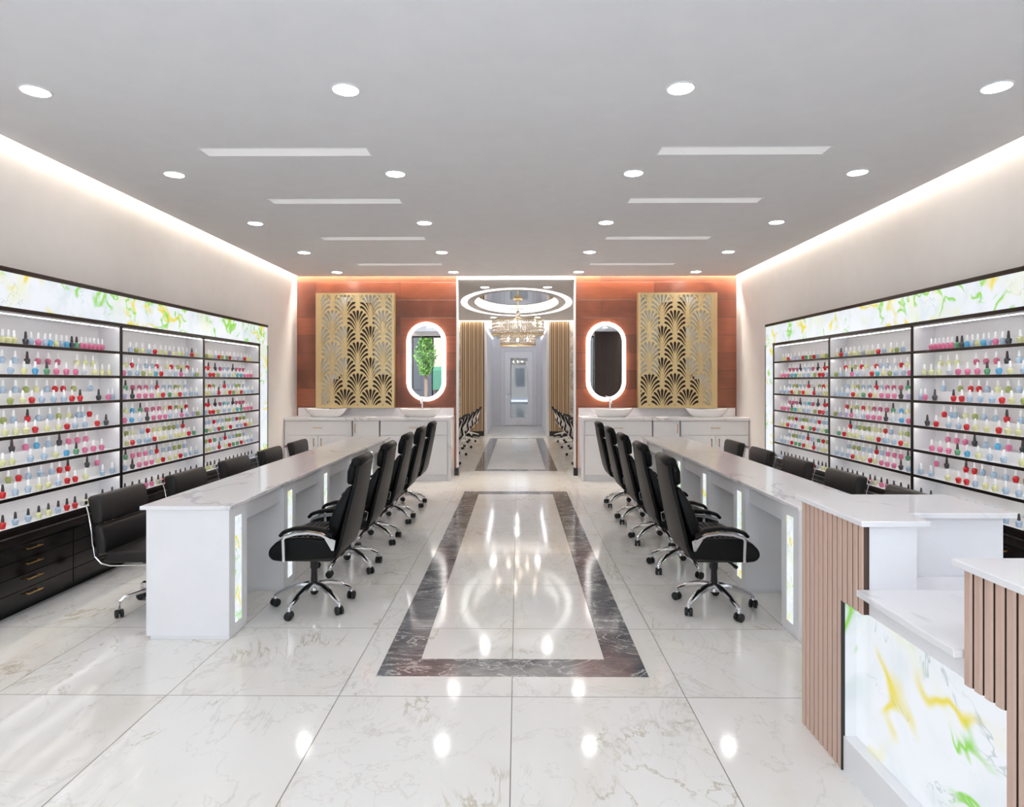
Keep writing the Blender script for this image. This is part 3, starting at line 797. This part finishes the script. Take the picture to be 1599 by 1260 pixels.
for sec, R in ((1, ROWS), (2, ROWS2), (3, ROWS3)):
    for r, (fr, bk) in R.items():
        for row, txt in (('front', fr), ('back', bk)):
            items = []
            for w in txt.split():
                dark = w.endswith('D'); w2 = w[:-1] if dark else w
                X = 3.212 if row == 'front' else 3.303
                y = yfrom(float(w2[:-1]), X)
                lo, hi = SECT[sec - 1][:2]
                y = min(max(y, lo + .05), hi - .055)
                items.append([y, X, w2[-1], dark])
            items.sort()
            for a, b2 in zip(items, items[1:]):
                if b2[0] - a[0] < .046: b2[0] = a[0] + .046
            n = len(items)
            for i, (y, X, c, dark) in enumerate(items):
                if y > SECT[sec - 1][1] - .04: continue
                z = ZS[r - 1] + (.07 if row == 'back' else 0)
                k = n - i if sec == 1 else i + 1
                for s, sd in ((-1, 'left'), (1, 'right')):
                    rowtxt = '' if r in (1, 7) else ', %s row' % row
                    ALL.append((math.hypot(y, X - s * CX), y, s * X, z, c, dark,
                        '%s nail polish bottle, %s wall, %s shelf%s, %s %s first divider' % (POLN[c], sd, SHN[r], rowtxt, ORD[k], 'before' if sec == 1 else 'past'), sd, SHN[r]))
ALL.sort(key=lambda q: q[0])
BODY = [(.001, 0), (.0125, 0), (.0140, .004), (.0180, .020), (.0188, .031), (.0165, .038), (.009, .041), (.008, .0445), (.001, .0445)]
CAP = [(.001, .0445), (.0088, .0445), (.0095, .048), (.0062, .084), (.004, .088), (.001, .0885)]
body_me, cap_me = {}, {}
def lathe_mesh(name, prof, mat, seg):
    b = MB(); b.lathe(prof, (0, 0, 0), seg)
    bmesh.ops.remove_doubles(b.b, verts=b.b.verts, dist=1e-6); bmesh.ops.recalc_face_normals(b.b, faces=b.b.faces)
    for f in b.b.faces: f.smooth = True
    me = bpy.data.meshes.new(name); b.b.to_mesh(me); b.b.free(); me.materials.append(M[mat]); return me
for c in POL: body_me[c] = lathe_mesh('bottle_body', BODY, 'pol_' + c, 14)
for d in (False, True): cap_me[d] = lathe_mesh('bottle_cap', CAP, 'cap_dark' if d else 'cap_white', 12)
for (dist, y, x, z, c, dark, lab, sd, shn) in ALL[:300]:
    t = bpy.data.objects.new('nail_polish_bottle', None); COL.objects.link(t); t.location = (x, y, z); t.empty_display_size = .02
    tag(t, lab, 'nail polish', 'nail polish bottles, %s wall, %s shelf' % (sd, shn))
    for nm, me in (('bottle_body', body_me[c]), ('cap', cap_me[dark])):
        q = bpy.data.objects.new(nm, me); COL.objects.link(q); q.parent = t
verts, faces, mi = [], [], []
mats = ['pol_' + c for c in POL] + ['cap_white', 'cap_dark']; mix = {n: i for i, n in enumerate(mats)}
SEG = 9
for (dist, y, x, z, c, dark, *_r) in ALL[300:]:
    for prof, mn in ((BODY, 'pol_' + c), (CAP, 'cap_dark' if dark else 'cap_white')):
        base = len(verts)
        for r_, zz in prof:
            for i in range(SEG): verts.append((x + r_ * math.cos(2 * PI * i / SEG), y + r_ * math.sin(2 * PI * i / SEG), z + zz))
        for j in range(len(prof) - 1):
            for i in range(SEG):
                a = base + j * SEG + i; b_ = base + j * SEG + (i + 1) % SEG
                faces.append((a, b_, b_ + SEG, a + SEG)); mi.append(mix[mn])
me = bpy.data.meshes.new('distant_nail_polish_bottles'); me.from_pydata(verts, [], faces)
for n in mats: me.materials.append(M[n])
me.polygons.foreach_set('material_index', mi); me.polygons.foreach_set('use_smooth', [True] * len(faces)); me.update()
o = bpy.data.objects.new('nail_polish_bottle', me); COL.objects.link(o)
tag(o, 'rows of small nail polish bottles filling the middle and far shelf bays of both walls', 'nail polish', None, 'stuff')

# ------------------------------------------------------------------ manicure desks
for s, sd in ((-1, 'left'), (1, 'right')):
    t = thing('manicure_desk', (s * 1.82, 5.74, 0), 'long white manicure desk with marble top and lit strips, %s side of the aisle' % sd, 'desk', 'long manicure desks')
    XI, XO = 1.588, 2.055
    box('tabletop', 'quartz', s * 1.573, s * 2.078, 3.515, 7.97, .732, .754, t, bevel=.003)
    for k in range(6):
        y0 = 3.54 + .833 * k; y1 = y0 + .236
        p = MB(); p.box(s * XI, s * XO, y0, y1, .022, .7315); p.box(s * (XI + .004), s * (XO - .018), y0 + .01, y1 - .006, 0, .022)
        p = p.build('pedestal', 'white', t, bevel=.0015, seg=1)
        box('light_panel', 'glow_strip', s * (XI - .003), s * (XI - .0002), y0 + .075, y0 + .155, .07, .675, p, label='backlit yellow-green marbled strip')
        if k < 5:
            box('apron', 'white', s * (XI + .028), s * (XI + .046), y1 + .0005, y0 + .8325, .615, .7315, t)

# ------------------------------------------------------------------ chairs
def thick_path(path, th):
    """closed side outline of a strip following path (x,z), th above (left-hand normal)"""
    out, inn = [], []
    for i, p in enumerate(path):
        a = Vector(path[max(i - 1, 0)]); b_ = Vector(path[min(i + 1, len(path) - 1)])
        d = (b_ - a).normalized(); n_ = Vector((-d.y, d.x)); w = th[i] if isinstance(th, (list, tuple)) else th
        out.append(tuple(p)); inn.append((p[0] + n_.x * w, p[1] + n_.y * w))
    return out + inn[::-1]
def caster(parent, x, y, ang, r=.026, zt=.085):
    c, s_ = math.cos(ang), math.sin(ang)
    b = MB()
    for off in (-.014, .014):
        ax = Vector((-s_, c, 0)) 
        ctr = Vector((x, y, r)) + ax * off
        rings = []
        for hw, rr in ((-.010, r * .75), (-.007, r), (.007, r), (.010, r * .75)):
            rings.append([tuple(ctr + ax * hw + Vector((c * math.cos(q) * rr, s_ * math.cos(q) * rr, math.sin(q) * rr))) for q in [2 * PI * i / 16 for i in range(16)]])
        b.loft(rings)
    b.tube([(x, y, r), (x, y, r * 1.9)], .012)
    b.build('caster', 'rubber', parent, smooth=True)
def arm_block(b, sy, pts, w, h):
    """flat bar of width w following pts (x,z), thickness h"""
    b.prism(thick_path(pts, h), sy - w / 2, sy + w / 2, 'y')
def client_chair():
    t = thing('swivel_chair', (0, 0, 0), 'x', 'chair')
    seat = MB(); seat.prism([(-.215, .368), (.13, .350), (.185, .356), (.212, .385), (.206, .425), (.165, .465), (.09, .496), (0, .498), (-.20, .490)], -.235, .235, 'y')
    so = seat.build('seat', 'leather', t, bevel=.022, seg=4, smooth=True, ang=50)
    b = MB()
    for k in range(7):
        x = -.14 + k * .033
        b.tube([(x, -.20, .496), (x, .20, .496)], .011, 8, flat=.8)
    b.build('seat_stitching', 'leather', so, smooth=True)
    b = MB(); b.box(-.16, .16, -.17, .17, .335, .356); b.build('seat_base', 'rubber', t, bevel=.006)
    # back shell, narrower at the top
    path = [(-.175, .355), (-.215, .385), (-.240, .45), (-.270, .58), (-.300, .72), (-.322, .82), (-.338, .93)]
    hw = [.225, .238, .240, .235, .215, .195, .185]
    rings = []
    for (p, w), i in zip(zip(path, hw), range(len(path))):
        a = Vector(path[max(i - 1, 0)]); c = Vector(path[min(i + 1, len(path) - 1)]); d = (c - a).normalized(); n_ = Vector((d.y, -d.x))
        q = Vector(p) + n_ * .022
        rings.append([(p[0], -w, p[1]), (p[0], w, p[1]), (q.x, w, q.y), (q.x, -w, q.y)])
    b = MB(); b.loft(rings); b.build('back_shell', 'leather', t, bevel=.010, seg=3, smooth=True, ang=50)
    def cushion(path, th, hws, name, bev):
        rings = []
        for i, (p, w, k) in enumerate(zip(path, hws, th)):
            a = Vector(path[max(i - 1, 0)]); c = Vector(path[min(i + 1, len(path) - 1)]); d = (c - a).normalized(); n_ = Vector((d.y, -d.x))
            q = Vector(p) + n_ * k
            rings.append([(p[0], -w, p[1]), (p[0], w, p[1]), (q.x, w, q.y), (q.x, -w, q.y)])
        b = MB(); b.loft(rings); return b.build(name, 'leather', t, bevel=bev, seg=4, smooth=True, ang=50)
    cushion([(-.196, .49), (-.228, .56), (-.262, .68), (-.293, .79)], [.050, .078, .066, .036], [.205, .215, .195, .165], 'back_cushion', .018)
    cushion([(-.292, .80), (-.308, .88), (-.318, .945)], [.046, .056, .044], [.150, .160, .155], 'headrest', .018)
    b = MB(); rings = []
    for yy, rr in ((-.168, .022), (-.158, .034), (.158, .034), (.168, .022)):
        rings.append([(-.312 + .034 * math.cos(q) * rr / .034, yy, .945 + rr * math.sin(q)) for q in [2 * PI * i / 16 for i in range(16)]])
    b.loft(rings); b.build('headrest_roll', 'leather', t, smooth=True, ang=60)
    for sy in (-1, 1):
        y = sy * .262
        b = MB(); P = [(.105, .362), (.110, .495), (.095, .518), (.03, .538), (-.05, .545), (-.13, .533), (-.20, .495)]
        arm_block(b, y, P, .026, .017)
        b.prism([(-.13, .532), (-.215, .49), (-.205, .43), (-.19, .43)], y - .011, y + .011, 'y')
        b.box(.092, .112, y - sy * .035, y, .362, .376)
        b.box(-.205, -.185, y - sy * .03, y, .43, .45)
        fr = b.build('arm_frame', 'chrome', t, bevel=.002, seg=1, label='polished chrome arm frame')
        b = MB(); Q = [(.112, .508), (.095, .530), (.03, .551), (-.05, .558), (-.13, .546), (-.195, .512)]
        arm_block(b, y, Q, .048, -.022)
        b.build('arm_pad', 'leather', t, bevel=.009, seg=3, smooth=True, ang=50)
    b = MB(); b.lathe([(.001, .35), (.030, .35), (.030, .335), (.024, .33), (.024, .25), (.019, .24), (.021, .16), (.026, .13), (.001, .13)], (0, 0, 0), 20)
    b.build('gas_column', 'rubber', t, smooth=True)
    MB().tube([(.03, -.05, .335), (.06, -.16, .325), (.075, -.20, .315)], [.006, .008, .012]).build('tilt_lever', 'rubber', t, smooth=True)
    MB().lathe([(.001, .105), (.038, .11), (.040, .15), (.030, .165), (.001, .165)], (0, 0, 0), 20).build('hub', 'chrome', t, smooth=True)
    for k in range(5):
        a = 2 * PI * k / 5
        c, s_ = math.cos(a), math.sin(a)
        b = MB(); b.tube([(c * .025, s_ * .025, .145), (c * .09, s_ * .09, .140), (c * .17, s_ * .17, .115), (c * .235, s_ * .235, .082), (c * .252, s_ * .252, .068)], [.028, .026, .021, .017, .014], 10, flat=.8)
        b.tube([(c * .25, s_ * .25, .045), (c * .25, s_ * .25, .078)], .011)
        b.build('base_leg', 'chrome', t, smooth=True)
        caster(t, c * .25, s_ * .25, a + .9 + k)
    return t
NTH = ['nearest', 'second', 'third', 'fourth', 'farthest']
cc = client_chair(); used = False
for s, sd in ((-1, 'left'), (1, 'right')):
    for k in range(5):
        o = copy_tree(cc) if used else cc; used = True
        o.location = (s * 1.284, 4.08 + .833 * k, 0); o.rotation_euler = (0, 0, PI if s < 0 else 0)
        tag(o, '%s black high-back leather swivel chair on the aisle side of the %s desk' % (NTH[k], sd), 'chair', 'high-back chairs along the aisle')
def staff_chair():
    t = thing('office_chair', (0, 0, 0), 'x', 'chair')
    rail = [(-.372, .715), (-.352, .64), (-.335, .54), (-.328, .45), (-.312, .385), (-.275, .345), (-.22, .332), (0, .338), (.13, .352), (.15, .345)]
    for sy in (-1, 1):
        b = MB(); b.tube([(p[0], sy * .255, p[1]) for p in rail], .0045, 8)
        b.lathe([(.001, -.014), (.016, -.014), (.016, .014), (.001, .014)], (-.378, sy * .262, .712), 14, axis='y')
        b.build('side_rail', 'chrome', t, smooth=True, label='thin chrome side rail')
    def pad(path, th, w, nm, bv=.02):
        rings = []
        for i, (p, k) in enumerate(zip(path, th)):
            a = Vector(path[max(i - 1, 0)]); c = Vector(path[min(i + 1, len(path) - 1)]); d = (c - a).normalized(); n_ = Vector((-d.y, d.x))
            q = Vector(p) + n_ * k
            rings.append([(p[0], -w, p[1]), (p[0], w, p[1]), (q.x, w, q.y), (q.x, -w, q.y)])
        b = MB(); b.loft(rings); b.build(nm, 'leather2', t, bevel=bv, seg=4, smooth=True, ang=50)
    pad([(-.376, .745), (-.368, .70), (-.350, .63), (-.338, .575)], [.075, .085, .075, .06], .245, 'head_cushion')
    pad([(-.336, .57), (-.328, .47), (-.315, .39)], [.055, .07, .055], .245, 'back_cushion')
    pad([(-.27, .352), (-.2, .342), (0, .347), (.12, .360), (.15, .345)], [.06, .07, .075, .06, .035], .245, 'seat_cushion')
    MB().box(-.12, .08, -.10, .10, .30, .338).build('seat_base', 'rubber', t, bevel=.006)
    MB().cyl((0, 0, 0), .022, .12, .31, 16).build('column', 'chrome', t, smooth=True)
    MB().lathe([(.001, .10), (.035, .105), (.035, .14), (.001, .145)], (0, 0, 0), 16).build('hub', 'chrome', t, smooth=True)
    for k in range(5):
        a = math.radians(154 + 72 * k); c, s_ = math.cos(a), math.sin(a)
        b = MB(); b.tube([(c * .02, s_ * .02, .14), (c * .12, s_ * .12, .135), (c * .26, s_ * .26, .115), (c * .28, s_ * .28, .10), (c * .285, s_ * .285, .05)], [.015, .013, .010, .009, .009], 8)
        b.build('base_leg', 'chrome', t, smooth=True)
        caster(t, c * .285, s_ * .285, a + .5 + k, .025)
    return t
st = staff_chair(); used = False
for s, sd in ((-1, 'left'), (1, 'right')):
    for k in range(5):
        o = copy_tree(st) if used else st; used = True
        o.location = (s * 2.22, 4.08 + .833 * k, 0); o.rotation_euler = (0, 0, 0 if s < 0 else PI)
        tag(o, '%s low-back black office chair behind the %s desk, by the display wall' % (NTH[k], sd), 'chair', 'low-back staff chairs')
def pale_chair():
    t = thing('spa_chair', (0, 0, 0), 'x', 'chair')
    MB().prism([(-.2, .36), (.22, .36), (.24, .40), (.2, .44), (-.2, .43)], -.23, .23, 'y').build('seat', 'whitefabric', t, bevel=.015, seg=3, smooth=True)
    MB().prism([(-.19, .43), (-.13, .43), (-.24, .76), (-.28, .76)], -.21, .21, 'y').build('backrest', 'whitefabric', t, bevel=.012, seg=3, smooth=True)
    for sy in (-1, 1):
        b = MB(); b.tube([(-.29, sy * .25, .78), (-.24, sy * .25, .66), (-.17, sy * .25, .56), (-.20, sy * .25, .42), (-.15, sy * .25, .36), (.0, sy * .25, .35), (.2, sy * .25, .36)], .02)
        b.tube([(-.17, sy * .25, .56), (0, sy * .25, .58), (.15, sy * .25, .56), (.17, sy * .25, .50), (.10, sy * .25, .36)], .018)
        b.build('side_frame', 'rubber', t, smooth=True, label='black curved side frame')
    MB().cyl((0, 0, 0), .022, .12, .36, 12).build('column', 'chrome', t, smooth=True)
    for k in range(5):
        a = 2 * PI * k / 5 + PI; c, s_ = math.cos(a), math.sin(a)
        MB().tube([(0, 0, .13), (c * .24, s_ * .24, .07)], [.02, .012]).build('base_leg', 'white', t, smooth=True)
        caster(t, c * .24, s_ * .24, a + k, .026)
    return t
pc = pale_chair(); used = False
for s, sd in ((-1, 'left'), (1, 'right')):
    for k in range(5):
        o = copy_tree(pc) if used else pc; used = True
        o.location = (s * 1.22, 11.0 + 1.36 * k, 0); o.rotation_euler = (0, 0, PI if s < 0 else 0)
        tag(o, '%s white chair with black side frames on the %s of the far room' % (NTH[k], sd), 'chair', 'white chairs in the far room')

# ------------------------------------------------------------------ reception counter
t = thing('reception_desk', (1.5, 2.0, 0), 'white and taupe slatted reception counter with backlit marbled panel at front right', 'reception desk')
XF = 1.235
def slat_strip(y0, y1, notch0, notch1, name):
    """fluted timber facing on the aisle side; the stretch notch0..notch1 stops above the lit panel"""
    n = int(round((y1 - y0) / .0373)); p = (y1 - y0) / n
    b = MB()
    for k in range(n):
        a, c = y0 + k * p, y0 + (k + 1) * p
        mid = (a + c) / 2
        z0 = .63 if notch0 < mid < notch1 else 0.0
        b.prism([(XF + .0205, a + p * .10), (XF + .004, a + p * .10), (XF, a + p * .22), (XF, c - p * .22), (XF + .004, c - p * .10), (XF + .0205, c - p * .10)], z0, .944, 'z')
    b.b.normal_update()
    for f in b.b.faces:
        if abs(f.normal.y) > .95: f.material_index = 1  # dark groove sides and backing stand in for shade between the slats
    o = b.build(name, ['slat_taupe', 'groove_shade'], t, label='taupe slatted timber facing')
    b = MB(); b.box(XF + .0207, XF + .0218, y0, min(y1, notch0) if notch0 > y0 else max(y0, notch1), 0, .63) if False else None
    q0, q1 = (notch1, y1) if notch0 < y0 else (y0, notch0)
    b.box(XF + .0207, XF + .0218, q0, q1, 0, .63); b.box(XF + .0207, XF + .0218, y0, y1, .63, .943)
    b.build('backing', 'groove_shade', o)
    return o
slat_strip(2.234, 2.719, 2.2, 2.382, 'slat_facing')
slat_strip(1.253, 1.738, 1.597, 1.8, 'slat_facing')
# tall block by the desk
MB().prism([(XF + .022, 2.236), (1.424, 2.236), (1.424, 2.39), (1.84, 2.39), (1.84, 2.70), (XF + .022, 2.70)], .63, .944, 'z').build('tall_cabinet', 'white', t)
MB().prism([(XF + .022, 2.392), (1.84, 2.392), (1.84, 2.70), (XF + .022, 2.70)], 0, .63, 'z').build('tall_cabinet_base', 'white', t)
MB().prism([(1.215, 2.205), (1.455, 2.205), (1.47, 2.345), (1.86, 2.345), (1.86, 2.735), (1.215, 2.735)], .945, .965, 'z').build('upper_slab', 'quartz', t, bevel=.003)
# tall block towards the entrance
box('tall_cabinet', 'white', XF + .022, 1.85, 1.255, 1.59, 0, .63, t)
box('tall_cabinet', 'white', XF + .022, 1.85, 1.255, 1.736, .63, .944, t)
MB().prism([(1.215, 1.20), (1.86, 1.20), (1.86, 1.755), (1.215, 1.755)], .945, .965, 'z').build('upper_slab', 'quartz', t, bevel=.003)
# low middle part
box('low_body', 'white', 1.30, 1.84, 1.592, 2.388, .13, .628, t)
box('low_apron', 'white', XF + .02, 1.84, 1.740, 2.232, .632, .695, t)
box('low_slab', 'quartz', 1.212, 1.84, 1.738, 2.236, .697, .72, t, bevel=.003)
box('low_slab_rear', 'quartz', 1.426, 1.84, 2.236, 2.388, .697, .72, t)
box('plinth', 'white', XF + .006, 1.84, 1.592, 2.388, 0, .128, t)
box('light_panel', 'glow_big', 1.286, 1.299, 1.592, 2.374, .13, .628, t, label='backlit white panel with green and yellow swirls')
box('light_panel_return', 'glow_big', XF + .012, 1.286, 2.374, 2.386, .13, .628, t)
box('edge_strip', 'base_black', XF - .001, XF + .022, 2.3795, 2.3845, 0, .63, t, label='thin black edge strip')
